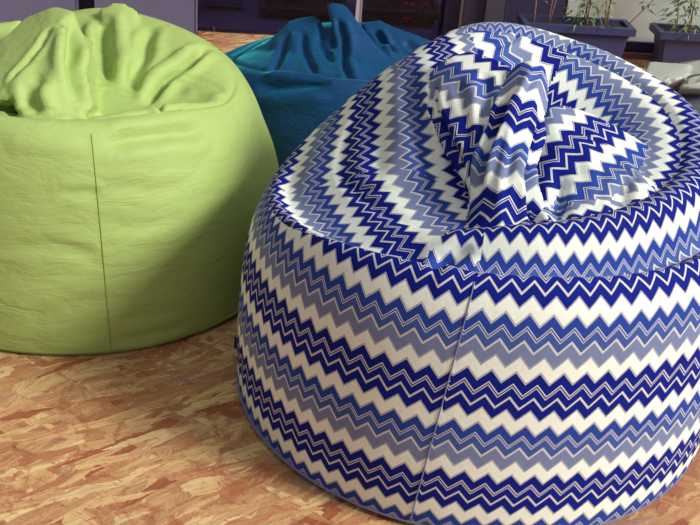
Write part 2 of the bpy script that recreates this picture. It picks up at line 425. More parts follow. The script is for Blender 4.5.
# ================================================================== PATTERNED BAG
C1 = np.array([.252, 1.866])
PER = .190; TEETH = 79
T1 = {  #        base        side ...                               lip          crease       roll         inner ...
 0:    [(.440, .004), (.462, .02), (.470, .15), (.466, .30), (.452, .42), (.420, .476), (.382, .458), (.345, .517), (.28, .50), (.15, .47), (.03, .47)],
 35:   [(.440, .004), (.462, .02), (.472, .15), (.468, .30), (.455, .42), (.424, .472), (.386, .458), (.350, .540), (.28, .53), (.15, .53), (.03, .50)],
 70:   [(.440, .004), (.462, .02), (.475, .15), (.474, .30), (.462, .42), (.440, .470), (.408, .482), (.360, .560), (.28, .55), (.15, .52), (.03, .47)],
 110:  [(.440, .004), (.462, .02), (.475, .15), (.474, .30), (.462, .42), (.435, .500), (.400, .560), (.345, .605), (.27, .585), (.14, .50), (.03, .47)],
 150:  [(.440, .004), (.462, .02), (.475, .15), (.474, .30), (.458, .42), (.430, .510), (.385, .590), (.310, .645), (.23, .620), (.12, .52), (.03, .48)],
 -170: [(.440, .004), (.462, .02), (.472, .15), (.470, .30), (.450, .42), (.420, .510), (.370, .585), (.290, .655), (.21, .655), (.12, .60), (.03, .55)],
 -130: [(.440, .004), (.460, .02), (.466, .15), (.462, .30), (.445, .38), (.415, .440), (.375, .490), (.320, .540), (.24, .600), (.13, .63), (.03, .62)],
 -95:  [(.440, .004), (.458, .02), (.460, .15), (.451, .28), (.432, .358), (.405, .400), (.372, .408), (.335, .440), (.25, .500), (.13, .59), (.03, .61)],
 -60:  [(.440, .004), (.458, .02), (.462, .15), (.454, .29), (.437, .378), (.410, .432), (.375, .412), (.330, .425), (.25, .480), (.13, .54), (.03, .58)],
 -30:  [(.440, .004), (.460, .02), (.468, .15), (.464, .30), (.450, .40), (.418, .466), (.380, .440), (.335, .468), (.27, .475), (.14, .50), (.03, .52)],
}
bag1 = empty('bean_bag_chair', (C1[0], C1[1], 0), 'large bean bag covered in navy, white and grey zigzag print, filling the right side', 'bean bag', 'bean bags on the floor')
TS = 7.75       # where side panel meets top panels
G, phi, ts, S = rev_surface(C1, T1, 480, 260, 0, TS+.2)
G = G+grid_normals(G, True)*np.interp(ts, [TS-.25, TS], [0, -.007])[:, None, None]
V = G.reshape(-1, 3); N = grid_normals(G, True).reshape(-1, 3)
hz = np.clip(V[:, 2]/.12, 0, 1)
V = V+N*(.0035*vnoise(V, 3, 14)*hz+.0008*vnoise(V, 5, 45)*hz)[:, None]
G = V.reshape(G.shape)
G = folds(G, True, [([(425, 263), (440, 258), (455, 250), (468, 244)], .012, -.010)])
# arc length of the meridian from the floor
arc = np.concatenate([np.zeros((1, G.shape[1])), np.cumsum(np.linalg.norm(np.diff(S, axis=0), axis=2), axis=0)])
arc_ref = arc.mean(1, keepdims=True)
zz = arc
PH0 = .305
seam_phi = lambda z: -8.5+(-6.5)*(1-np.clip(z/.48, 0, 1))
def plan(P, a, b, ph):
    '''print laid flat over a fold that leans back: a = down the slope, b = across'''
    Sd = -(.86*P[:, 1]+.5*P[:, 2]); X = P[:, 0]; n = math.hypot(a, b); a, b = a/n, b/n
    return np.stack([(a*X-b*Sd)/.038, -(-a*Sd-b*X)/PER+ph], 1)
def top_uv(P, Cc, idx):
    x, y, z = P.T; cx, cy = Cc[:, 0], Cc[:, 1]
    out = np.zeros((len(P), 2))
    rx, ry = cx-C1[0], cy-C1[1]; ph = np.degrees(np.arctan2(rx, -ry))
    r = np.hypot(x-C1[0], y-C1[1]); pa = np.degrees(np.arctan2(x-C1[0], -(y-C1[1])))
    seam_y = 1.842-.42*(cx+.13)
    L1 = (ph < -20) & (cy > seam_y) & (ph > -165); L2 = (ph <= 10) & (cy <= seam_y)
    rest = ~(L1 | L2)
    # upper left: bands run up the flank
    q = .03+(x-.03)*(1+1.3*(y-1.86))
    out[L1] = np.stack([(y[L1]*.9+z[L1]*.9)/.036, -(q[L1]-.01)*1.15/PER+.686], 1)
    sy = 1.842-.42*(x+.13); qs = .03+(x-.03)*(1+1.3*(sy-1.86))
    out[L2] = np.stack([(y[L2]*.9+z[L2]*.5-x[L2]*.3)/.034, -(qs[L2]-.01+.34*(y[L2]-sy[L2]))*1.15/PER+.686], 1)
    pw = np.where((ph > 90) & (pa < 0), pa+360, np.where((ph < -90) & (pa > 0), pa-360, pa))
    out[rest] = np.stack([pw[rest]/360*56, (r[rest]*1.25)/PER+.62], 1)
    bk = rest & ((ph > 148) | (ph < -100))
    out[bk] = np.stack([(x[bk]*.55+y[bk]*-.83)*28, ((x[bk]*.83+y[bk]*.55))/PER+.1], 1)
    return out
def body_uv(P, Cc, idx):
    a = zz.reshape(-1)[idx]; j = idx % G.shape[1]; ph = phi[j].copy()
    cph = np.degrees(np.arctan2(Cc[:, 0]-C1[0], -(Cc[:, 1]-C1[1])))
    wrapm = (cph > 90) & (ph < -90); ph[wrapm] += 360
    right = (cph > seam_phi(Cc[:, 2])) & (cph < 150)
    rowt = ts[idx//G.shape[1]]; rmin = rowt.reshape(-1, 4).min(1).repeat(4); over = (rmin > 5.75) & (cph < 150) & (cph > -40)
    u = ph/360*TEETH+np.where(right, .42, 0); v = -(a)/PER+PH0+np.where(right, .05, 0)+np.where(over, -.27, 0)
    out = np.stack([u, v], 1)
    lim = np.interp(cph, [-165, -150, -60, -25, -12], [6.0, 4.75, 4.75, 5.3, 9])
    q = (cph < -12) & (cph > -165) & (rmin > lim)
    out[q] = top_uv(P[q], Cc[q], None)
    return out
F = grid_faces(480, 260, True)
Gb = G.copy()
body = mesh_from('side_panel', G.reshape(-1, 3), F, uv_from(G, F, body_uv), M_chev, bag1)
# base panel
def base_panel(C, r, z, mat, parent, name='base_panel'):
    a = np.linspace(0, 2*PI, 96, endpoint=False)
    Vv = [(C[0], C[1], z)]+[(C[0]+r*math.cos(q), C[1]+r*math.sin(q), z) for q in a]
    Ff = [(0, 1+i, 1+(i+1) % 96) for i in range(96)]
    uvs = []
    for f_ in Ff:
        for k in f_: uvs.append(((Vv[k][0])*28, Vv[k][1]/PER))
    return mesh_from(name, Vv, Ff, uvs, mat, parent, False)
base_panel(C1, .441, .004, M_chev, bag1)
# rolled edge of the base panel peeping out from under the bag
def hem(C, r, phis, mat, parent, rad=.006, z=.007):
    pts = [(C[0]+r*math.sin(math.radians(p_)), C[1]-r*math.cos(math.radians(p_)), z) for p_ in phis]
    return tube('base_seam', pts, rad, mat, parent, 8, 200)
hem(C1, .458, np.linspace(-180, 180, 60), M_wseam, bag1, .003, .012)
left_l = hull_volume([(432, 72, 1.93), (440, 63, 1.94), (453, 57, 1.94), (468, 51, 1.95), (492, 57, 1.92), (511, 66, 1.89), (502, 100, 1.80), (482, 152, 1.71), (473, 195, 1.65), (464, 172, 1.70), (446, 140, 1.77), (432, 108, 1.85), (462, 88, 1.845), (470, 115, 1.775)])
ridge_l = hull_volume([(511, 70, 1.86), (519, 62, 1.87), (534, 60, 1.87), (545, 67, 1.86), (548, 82, 1.84), (528, 72, 1.825), (547, 104, 1.82), (534, 142, 1.75), (500, 102, 1.79), (478, 154, 1.70), (522, 100, 1.755), (512, 140, 1.685), (525, 172, 1.68)], back=(0, .10, -.08))
ridge2_l = hull_volume([(478, 150, 1.70), (524, 150, 1.72), (525, 172, 1.68), (534, 200, 1.64), (542, 240, 1.565), (470, 198, 1.64), (466, 249, 1.545), (512, 140, 1.685), (503, 190, 1.595), (500, 250, 1.52), (520, 250, 1.53)], back=(0, .10, -.08))
cheek_l = hull_volume([(549, 107, 1.87), (560, 105, 1.88), (571, 107, 1.88), (590, 113, 1.87), (610, 124, 1.86), (640, 140, 1.84), (662, 162, 1.81), (674, 186, 1.77), (692, 186, 1.76), (535, 142, 1.79), (525, 188, 1.70), (532, 222, 1.63), (560, 150, 1.745), (585, 150, 1.745), (615, 165, 1.73)], back=(0, .08, -.10))
low_l = hull_volume([(527, 185, 1.70), (532, 222, 1.63), (545, 244, 1.57), (570, 160, 1.735), (615, 165, 1.73), (660, 176, 1.74), (600, 238, 1.57), (648, 224, 1.585), (692, 206, 1.65), (715, 196, 1.72), (560, 195, 1.65), (600, 195, 1.645), (645, 190, 1.65)], back=(0, .08, -.10))
fuse('top_panel', [dome_volume(C1, T1, TS, .30), left_l, ridge_l, ridge2_l, cheek_l, low_l],
     [top_uv,
      lambda P, Cc, i: plan(P, .72, -.70, .1), lambda P, Cc, i: plan(P, 1.0, -.12, .35), lambda P, Cc, i: plan(P, 1.0, -.12, .35),
      lambda P, Cc, i: plan(P, .66, .75, .55), lambda P, Cc, i: plan(P, .66, .75, .55)],
     [([(300, 187), (350, 186), (400, 184), (455, 181)], .006, -.004),
      ([(547, 108), (537, 140), (529, 175), (539, 228)], .009, -.036),
      ([(545, 70), (535, 78), (522, 120), (510, 160), (505, 215)], .006, -.005),
      ([(505, 90), (498, 110), (481, 152), (472, 195)], .008, -.018),
      ([(452, 70), (460, 100), (466, 140)], .010, -.006), ([(480, 66), (484, 90), (480, 130)], .010, -.006),
      ([(560, 118), (590, 130), (625, 158), (648, 188)], .006, -.005),
      ([(560, 165), (556, 200), (560, 228)], .012, -.009), ([(592, 140), (590, 175), (585, 215)], .014, .006), ([(625, 165), (622, 190), (612, 215)], .012, -.006),
      ([(430, 74), (430, 108), (443, 142), (462, 178)], .009, -.016),
      ([(404, 62), (410, 100), (424, 145), (440, 178)], .016, -.008),
      ([(365, 110), (375, 140), (372, 178)], .02, -.006),
      ([(497, 45), (510, 38), (525, 27)], .006, -.005)],
     M_chev, bag1, vox=.0042, smooth=5, amp=.0035, seed=3, keep=lambda P: P[:, 2] > .345)
# front seam line
tube('front_seam', seam_on(Gb, phi, None, lambda z: float(seam_phi(np.array(z))), np.linspace(.02, .465, 40)), .0011, M_wseam, bag1, 6, 120)
# ribbon tag on the left edge
def ribbon(bm):
    c = atY(237, 343, 1.91)
    for dz in (0,):
        bmesh.ops.create_cube(bm, size=1)
        for v_ in bm.verts: v_.co = Vector((c[0]+v_.co.x*.02+.004, c[1]+v_.co.y*.003, c[2]+v_.co.z*.028))
bm_obj('ribbon_tag', ribbon, M_navy, bag1, False, .001)

# ================================================================== GREEN BAG
C2 = np.array([-.622, 2.292])
T2 = {
 0:    [(.440, .004), (.460, .02), (.470, .15), (.468, .30), (.452, .42), (.418, .484), (.375, .480), (.32, .452), (.24, .438), (.12, .445), (.03, .455)],
 40:   [(.440, .004), (.460, .02), (.468, .15), (.464, .28), (.442, .39), (.405, .450), (.362, .478), (.315, .448), (.24, .430), (.12, .440), (.03, .455)],
 75:   [(.440, .004), (.455, .02), (.456, .15), (.440, .26), (.412, .34), (.380, .405), (.345, .442), (.30, .440), (.22, .435), (.12, .445), (.03, .455)],
 110:  [(.440, .004), (.455, .02), (.456, .15), (.440, .25), (.412, .33), (.380, .400), (.335, .455), (.27, .485), (.19, .478), (.11, .465), (.03, .455)],
 150:  [(.440, .004), (.455, .02), (.460, .15), (.450, .26), (.430, .34), (.395, .405), (.335, .465), (.25, .510), (.18, .498), (.10, .475), (.03, .458)],
 -170: [(.440, .004), (.455, .02), (.460, .15), (.450, .26), (.430, .35), (.395, .415), (.340, .475), (.26, .508), (.19, .496), (.10, .475), (.03, .46)],
 -120: [(.440, .004), (.455, .02), (.462, .15), (.455, .26), (.435, .34), (.400, .39), (.345, .415), (.26, .440), (.18, .45), (.10, .46), (.03, .46)],
 -70:  [(.440, .004), (.455, .02), (.462, .15), (.455, .28), (.440, .39), (.410, .450), (.370, .464), (.30, .462), (.20, .46), (.10, .46), (.03, .46)],
 -35:  [(.440, .004), (.458, .02), (.468, .15), (.466, .30), (.450, .42), (.415, .485), (.375, .483), (.32, .470), (.22, .46), (.10, .455), (.03, .455)],
}
bag2 = empty('bean_bag_chair', (C2[0], C2[1], 0), 'plain lime green bean bag with a peaked folded top, at the left edge', 'bean bag', 'bean bags on the floor')
def plain_bag(C, T, mat, parent, fb, ft, lobes, seed, ts_=6.0, amp=.004, zcut=.2):
    G, phi, ts, S = rev_surface(C, T, 420, 220, 0, ts_+.2)
    G = G+grid_normals(G, True)*np.interp(ts, [ts_-.25, ts_], [0, -.007])[:, None, None]
    V = G.reshape(-1, 3); N = grid_normals(G, True).reshape(-1, 3); hz = np.clip(V[:, 2]/.12, 0, 1)
    V = V+N*(amp*vnoise(V, seed, 14)*hz+amp*.2*vnoise(V, seed+2, 40)*hz)[:, None]; G = folds(V.reshape(G.shape), True, fb)
    mesh_from('side_panel', G.reshape(-1, 3), grid_faces(420, 220, True), None, mat, parent)
    fuse('top_panel', [dome_volume(C, T, ts_, zcut-.05)]+lobes, None, ft, mat, parent, vox=.006, smooth=5, amp=amp, seed=seed, keep=lambda P: P[:, 2] > zcut)
    base_panel(C, .441, .004, mat, parent)
    return G, phi
Gg, phig = plain_bag(C2, T2, M_green, bag2,
  [([(100, 190), (150, 192), (200, 185)], .012, -.002), ([(0, 255), (60, 250), (105, 268)], .015, -.003), ([(115, 300), (60, 315), (20, 335)], .02, -.003),
   ([(106, 140), (160, 130), (213, 126)], .016, -.012), ([(60, 200), (90, 196), (103, 200)], .010, -.003), ([(106, 225), (150, 230), (190, 222)], .014, -.002),
   ([(0, 150), (40, 146), (90, 150)], .02, .004), ([(115, 345), (160, 338), (200, 322)], .012, -.003)],
  [([(212, 42), (190, 58), (166, 78), (147, 101)], .011, -.024), ([(200, 38), (178, 50), (155, 70), (140, 92)], .016, .012), ([(103, 20), (103, 42), (112, 80)], .016, -.020), ([(89, 14), (91, 40), (86, 68)], .014, .014),
   ([(120, 6), (122, 40), (124, 82)], .016, .012), ([(150, 20), (143, 48), (133, 88)], .015, -.016), ([(166, 74), (200, 75), (230, 88)], .007, -.004),
   ([(78, 14), (77, 40), (75, 66), (84, 100)], .012, -.020), ([(216, 125), (180, 127), (150, 129), (98, 131)], .011, -.022), ([(180, 88), (205, 88), (228, 98)], .02, .008),
   ([(82, 115), (110, 108), (147, 103), (190, 106), (236, 113)], .009, -.014),
   ([(52, 18), (38, 42), (20, 64), (4, 80)], .006, -.008), ([(62, 24), (60, 50), (66, 80)], .012, .006), ([(30, 76), (28, 96), (36, 112)], .012, -.010), ([(2, 104), (20, 114), (44, 124)], .009, -.012), ([(52, 120), (66, 117), (78, 114)], .007, -.008),
   ([(74, 73), (110, 85), (146, 95)], .005, -.004), ([(69, 17), (60, 21), (53, 17)], .005, -.007), ([(40, 60), (30, 90), (32, 108)], .014, -.007)],
  [hull_volume([(50, 8, 2.22), (57, 6, 2.23), (53, 16, 2.17), (38, 40, 2.09), (20, 62, 2.04), (0, 82, 1.99), (-25, 70, 2.06), (0, 40, 2.16), (25, 17, 2.24), (-15, 100, 1.97), (8, 102, 1.95)], back=(0, .14, -.10)),
   hull_volume([(53, 16, 2.17), (61, 21, 2.15), (69, 15, 2.17), (74, 11, 2.20), (57, 6, 2.23), (73, 40, 2.11), (71, 66, 2.05), (38, 40, 2.09), (20, 62, 2.04), (4, 82, 1.98), (60, 58, 2.03), (48, 90, 1.955), (82, 88, 2.01), (94, 112, 1.97), (50, 122, 1.92), (22, 112, 1.935)], back=(0, .14, -.10)),
   hull_volume([(22, 108, 1.96), (48, 121, 1.93), (60, 118, 1.94), (78, 114, 1.955), (84, 131, 1.90), (46, 131, 1.89), (92, 110, 2.0), (62, 100, 1.99)]),
   hull_volume([(-12, 26, 2.30), (0, 21, 2.33), (8, 24, 2.32), (22, 19, 2.34), (0, 60, 2.22), (-20, 70, 2.18)]),
   hull_volume([(98, 9, 2.50), (112, 2, 2.51), (124, 2, 2.51), (138, 10, 2.50), (132, 40, 2.42), (112, 52, 2.39), (118, 22, 2.455)], back=(0, .03, -.08))], 21)
hem(C2, .456, np.linspace(-180, 180, 60), M_gseam, bag2, .004, .014)
# stitched seams
tube('front_seam', seam_on(Gg, phig, None, lambda z: 17.5+(.48-z)*5, np.linspace(.02, .468, 40), part=.79), .0011, M_gseam, bag2, 6, 120)

# ================================================================== TEAL BAG
C3 = np.array([-.03, 3.07])
lowt = [(.420, .004), (.440, .02), (.450, .10), (.440, .17), (.415, .22), (.38, .245), (.34, .265), (.28, .29), (.20, .325), (.10, .355), (.03, .365)]
T3 = {
 0:    [(.420, .004), (.440, .02), (.450, .12), (.445, .22), (.425, .29), (.395, .335), (.36, .335), (.30, .34), (.20, .35), (.10, .36), (.03, .365)],
 50:   [(.420, .004), (.440, .02), (.450, .12), (.440, .20), (.415, .255), (.38, .285), (.34, .30), (.28, .315), (.20, .34), (.10, .36), (.03, .365)],
 100:  lowt, 150: lowt, -150: lowt,
 -100: [(.420, .004), (.440, .02), (.450, .10), (.440, .17), (.415, .22), (.38, .23), (.34, .245), (.28, .28), (.20, .33), (.10, .36), (.03, .365)],
 -50:  [(.420, .004), (.440, .02), (.450, .12), (.445, .20), (.425, .26), (.395, .295), (.36, .305), (.30, .32), (.20, .34), (.10, .36), (.03, .365)],
}
bag3 = empty('bean_bag_chair', (C3[0], C3[1], 0), 'teal blue velvety bean bag with slumped top, behind the green and the zigzag ones', 'bean bag', 'bean bags on the floor')
plain_bag(C3, T3, M_teal, bag3, [([(250, 84), (290, 80), (330, 76)], .02, -.02)],
  [([(336, 10), (340, 40), (350, 85)], .010, -.016), ([(300, 24), (306, 50), (316, 74)], .010, -.012), ([(285, 26), (280, 48), (270, 70)], .012, -.012),
   ([(372, 24), (384, 36), (398, 48)], .008, -.014), ([(382, 22), (386, 36), (394, 54)], .008, .010), ([(325, 12), (322, 34), (330, 60)], .010, -.010), ([(405, 36), (420, 46), (436, 52)], .012, -.010)],
  [hull_volume([(326, 4, 3.01), (334, 1, 3.02), (346, 4, 3.02), (352, 12, 3.0), (357, 24, 2.98), (376, 50, 2.90), (400, 76, 2.82), (380, 110, 2.73), (352, 96, 2.76), (348, 66, 2.83), (337, 22, 2.95), (362, 60, 2.83)]),
   hull_volume([(288, 20, 3.04), (300, 17, 3.05), (315, 14, 3.04), (330, 30, 2.97), (346, 62, 2.86), (350, 94, 2.77), (322, 80, 2.80), (262, 80, 2.82), (274, 52, 2.92), (300, 50, 2.89)]),
   hull_volume([(284, 28, 3.04), (289, 20, 3.05), (274, 52, 2.92), (262, 80, 2.83), (246, 72, 2.90), (262, 46, 3.0)]),
   hull_volume([(360, 22, 3.05), (380, 19, 3.06), (392, 25, 3.04), (402, 46, 2.97), (395, 72, 2.88), (376, 52, 2.93)]),
   hull_volume([(392, 25, 3.04), (420, 36, 3.02), (441, 43, 3.0), (436, 62, 2.92), (402, 72, 2.88), (398, 44, 2.97)])], 31, amp=.005, zcut=.15)
hem(C3, .437, np.linspace(-180, 180, 60), M_teal, bag3, .004, .012)

# ================================================================== SILVER BAG
C4 = np.array([1.20, 3.10])
T4 = {}
for k, dz in ((0, 0), (60, .01), (120, .0), (180, 0), (-120, -.01), (-60, 0)):
    T4[k] = [(.400, .004), (.420, .02), (.435, .08), (.43, .15), (.415, .20+dz), (.385, .235+dz), (.35, .255+dz), (.28, .27+dz), (.20, .275), (.10, .28), (.03, .28)]
bag4 = empty('bean_bag_chair', (C4[0], C4[1], 0), 'low silver grey vinyl bean bag cut off by the right edge of the view', 'bean bag', 'bean bags on the floor')
plain_bag(C4, T4, M_silver2, bag4, [([(678, 96), (690, 91), (700, 88)], .008, -.006)], [([(665, 82), (687, 77), (700, 72)], .012, -.012)], [], 41, ts_=5.0, zcut=.12)
hem(C4, .417, np.linspace(-180, 180, 60), M_silver2, bag4, .004, .012)
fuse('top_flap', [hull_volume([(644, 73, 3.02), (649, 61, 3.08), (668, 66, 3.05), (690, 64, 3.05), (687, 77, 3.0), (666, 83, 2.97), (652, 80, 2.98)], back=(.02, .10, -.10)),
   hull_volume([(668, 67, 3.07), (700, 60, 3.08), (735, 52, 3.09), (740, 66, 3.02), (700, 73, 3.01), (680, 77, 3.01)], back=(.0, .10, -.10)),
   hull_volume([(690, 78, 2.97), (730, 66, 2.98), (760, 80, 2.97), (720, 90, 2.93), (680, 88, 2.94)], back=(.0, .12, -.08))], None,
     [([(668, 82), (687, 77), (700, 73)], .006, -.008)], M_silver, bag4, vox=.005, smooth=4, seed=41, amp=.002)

# ================================================================== SETTING
WA = math.atan(.091)
def WP(s, d, z):
    """s along the back wall from the point below the camera axis, d towards the camera"""
    return Vector((s*math.cos(WA)+d*math.sin(WA), 4.15+s*math.sin(WA)-d*math.cos(WA), z))
def s_at(px, py=20, d=0):
    dr = ray(px, py); nrm = np.array([math.sin(WA), -math.cos(WA)]); P0 = np.array([0, 4.15])+d*nrm
    t = (P0@nrm)/(dr[:2]@nrm); p_ = dr[:2]*t; q = p_-P0
    return float(q@np.array([math.cos(WA), math.sin(WA)])), float(CH+dr[2]*t)
def wbox(name, s0, s1, d0, d1, z0, z1, mat, parent=None, bev=.003, kind=None, taper=0):
    def fn(bm):
        bmesh.ops.create_cube(bm, size=1)
        for v_ in bm.verts:
            s = s0 if v_.co.x < 0 else s1; d = d0 if v_.co.y < 0 else d1; z = z0 if v_.co.z < 0 else z1
            v_.co = WP(s, d, z)
    o = bm_obj(name, fn, mat, parent, False, bev)
    if kind: o['kind'] = kind
    return o
def sx(px, py=15): return s_at(px, py)[0]
# floor
def fl(bm):
    bmesh.ops.create_cube(bm, size=1)
    for v_ in bm.verts: v_.co = Vector((v_.co.x*9, 2.6+v_.co.y*9, -.02+v_.co.z*.04))
tag(bm_obj('floor', fl, M_osb), kind='structure')
HT = 2.6
wbox('wall_left', sx(0)-2.4, sx(78), -.25, 0.0, 0, HT, M_wall, kind='structure')
wbox('trim_1', sx(78), sx(96), -.25, -.06, 0, HT, M_groove, kind='structure')
wbox('wall_back', sx(96), sx(197), -.25, .02, 0, HT, M_wall, kind='structure')
# glazing: frame members and panes
w1 = wbox('window_1', sx(197), sx(356), -.03, -.022, .01, HT, M_glass, bev=0, kind='structure')
w2 = wbox('window_2', sx(361), sx(444), -.03, -.022, .01, HT, M_glass, bev=0, kind='structure')
wbox('trim_2', sx(355.5), sx(361.5), -.06, 0, 0, HT, M_pale, kind='structure')
wbox('trim_3', sx(444), sx(459), -.12, .01, 0, HT, M_black, kind='structure')
wbox('trim_4', sx(459), sx(461.5), -.10, .02, 0, HT, M_pale, kind='structure')
wbox('door_1', sx(461.5), sx(482), -.2, .04, 0, HT, M_dark, kind='structure')
wbox('trim_5', sx(482), sx(503), -.2, .06, 0, HT, M_dark2, kind='structure')
wbox('wall_middle', sx(503), sx(564.5), -.2, .02, 0, HT, M_dark, kind='structure')
wbox('wall_right', sx(564.5), sx(564.5)+2.6, -.2, 0, 0, HT, M_white, kind='structure')
wbox('baseboard_right', sx(564.5), sx(564.5)+2.6, 0, .012, .022, .062, M_black, kind='structure')
wbox('trim_6', sx(564.5), sx(564.5)+2.6, 0, .03, 0, .022, M_sill, kind='structure')
# room behind the glass
wbox('wall_interior', sx(96), sx(564), -1.5, -1.4, 0, HT, M_int, kind='structure')
wbox('wall_interior_side', sx(96)-.02, sx(96)+.05, -1.4, -.25, 0, HT, M_int, kind='structure')
wbox('floor_interior', sx(96)+.05, sx(564), -1.4, -.05, .001, .012, M_bench, kind='structure')
b = wbox('bench', sx(199), sx(241), -.75, -.30, .03, .17, M_bench, bev=.01)
tag(b, 'low grey block bench seen through the window beside the violet-grey wall', 'bench')

def planter(s0, s1, d0, d1, z0, z1, label, group=None, mat=M_plant_pot, soil=True):
    c = WP((s0+s1)/2, (d0+d1)/2, z0)
    root = empty('planter', c, label, 'planter', group)
    def shell(bm):
        prof = [(.0, z0, .16), (0, z0+(z1-z0)*.80, .03), (0, z0+(z1-z0)*.82, -.0), (0, z0+(z1-z0)*.9, -.0), (0, z1-.02, -.035), (0, z1, -.045), (0, z1, .03), (0, z1-.05, .05)]
        L = s1-s0; W = d1-d0; rings = []
        for _, z, ins in prof:
            e = ins*min(W, .35)
            e2 = e*1.1
            rings.append([bm.verts.new(WP(s0+e2, d0+e, z)), bm.verts.new(WP(s1-e2, d0+e, z)), bm.verts.new(WP(s1-e2, d1-e, z)), bm.verts.new(WP(s0+e2, d1-e, z))])
        bm.faces.new(rings[0])
        for a, b_ in zip(rings, rings[1:]):
            for i in range(4): bm.faces.new((a[i], a[(i+1) % 4], b_[(i+1) % 4], b_[i]))
        bm.faces.new(rings[-1])
        vert = [e for e in bm.edges if abs(e.verts[0].co.z-e.verts[1].co.z) > .001]
        bmesh.ops.bevel(bm, geom=vert, offset=.012, segments=3, affect='EDGES')
    bm_obj('trough', shell, mat, root)
    def rim(bm):
        for a, b_ in ((z1-.012, z1+.004),):
            bmesh.ops.create_cube(bm, size=1)
            for v_ in bm.verts:
                v_.co = WP(s0-.012 if v_.co.x < 0 else s1+.012, d0-.008 if v_.co.y < 0 else d1+.012, a if v_.co.z < 0 else b_)
    def rimf(bm):
        o_ = [(s0-.014, d0-.010), (s1+.014, d0-.010), (s1+.014, d1+.014), (s0-.014, d1+.014)]; i_ = [(s0+.01, d0+.01), (s1-.01, d0+.01), (s1-.01, d1-.01), (s0+.01, d1-.01)]
        R = []
        for z, q in ((z1-.022, i_), (z1-.022, o_), (z1+.005, o_), (z1+.005, i_)): R.append([bm.verts.new(WP(a[0], a[1], z)) for a in q])
        for k in range(4):
            A, B_ = R[k], R[(k+1) % 4]
            for i in range(4): bm.faces.new((A[i], A[(i+1) % 4], B_[(i+1) % 4], B_[i]))
    bm_obj('rim', rimf, mat, root, bevel=.002)
    if soil:
        def so(bm):
            bmesh.ops.create_grid(bm, x_segments=24, y_segments=8, size=1)
            for v_ in bm.verts:
                v_.co = WP(s0+.012+(v_.co.x+1)/2*(s1-s0-.024), d0+.012+(v_.co.y+1)/2*(d1-d0-.024), z1-.008+random.random()*.006)
        bm_obj('soil', so, M_soil, root)
    return root

def leaf_bm(bm, p, d, L, w):
    d = Vector(d).normalized(); side = d.cross(Vector((random.uniform(-1, 1), random.uniform(-1, 1), 1))).normalized(); nn = side.cross(d)
    a = bm.verts.new(p); b1 = bm.verts.new(p+d*L*.35+side*w+nn*w*.3); b2 = bm.verts.new(p+d*L*.35-side*w+nn*w*.3); m_ = bm.verts.new(p+d*L*.4)
    e = bm.verts.new(p+d*L-Vector((0, 0, L*.25)))
    bm.faces.new((a, b1, m_)); bm.faces.new((a, m_, b2)); bm.faces.new((b1, e, m_)); bm.faces.new((m_, e, b2))
def bamboo(s, d, z, h, label, group, lean=(0, 0), nleaf=90, spread=.10, canes=3, ml=M_leaf, mc=M_cane, thick=.004, cat='bamboo plant', nm='bamboo_plant', leaf_from=.15, Lf=.045):
    dmin = .05 if d > 0 else None
    root = empty(nm, WP(s, d, z), label, cat, group)
    tips = []
    for k in range(canes):
        a = random.uniform(0, 6.28); o = Vector((math.cos(a)*.012*k, math.sin(a)*.012*k, 0)); 
        ln = Vector((lean[0]+random.uniform(-.12, .12), random.uniform(-.1, .1), 1))
        base = WP(s, d, z)+o; pts = [base, base+ln*h*.5+Vector((random.uniform(-.01, .01), 0, 0)), base+ln*h]
        tube('cane', [tuple(q) for q in pts], thick, mc, root, 6, 12, .5); tips.append((base, ln))
    def lv(bm):
        for i in range(nleaf):
            b_, ln = random.choice(tips); t = random.uniform(leaf_from, 1.0); p = b_+ln*h*t
            a = random.uniform(0, 6.28); rr = random.uniform(.0, spread)
            q = p+Vector((math.cos(a)*rr, math.sin(a)*rr, random.uniform(-.02, .03)))
            al = (q-WP(0, 0, 0)).dot(WP(0, 1, 0)-WP(0, 0, 0))
            if dmin is not None and al < dmin: q = q+(WP(0, 1, 0)-WP(0, 0, 0))*(dmin-al)
            q.z = max(q.z, z+.03)
            leaf_bm(bm, q, (math.cos(a)+random.uniform(-.4, .4), math.sin(a), random.uniform(-.7, .3)), random.uniform(.7, 1.2)*Lf, Lf*.11)
    o = bm_obj('foliage', lv, ml, root); 
    return root

# planters on the deck
def zpl(px, py, d): return s_at(px, py, d)
d_f, d_b = .34, .12
sA0 = s_at(527, 24, d_f)[0]; sA1 = s_at(631, 34, d_f)[0]; zA1 = s_at(580, 27, d_f)[1]
sB0 = s_at(662, 36, .19)[0]; zB1 = s_at(680, 34, .19)[1]
planter(sA0, sA1, .23, .34, 0.0, zA1, 'long dark plastic trough planter by the white panel, nearer the middle', 'troughs in front of the back wall')
planter(sB0, sB0+.62, .08, .19, 0.0, zB1, 'dark plastic trough planter at the top right corner of the view', 'troughs in front of the back wall')
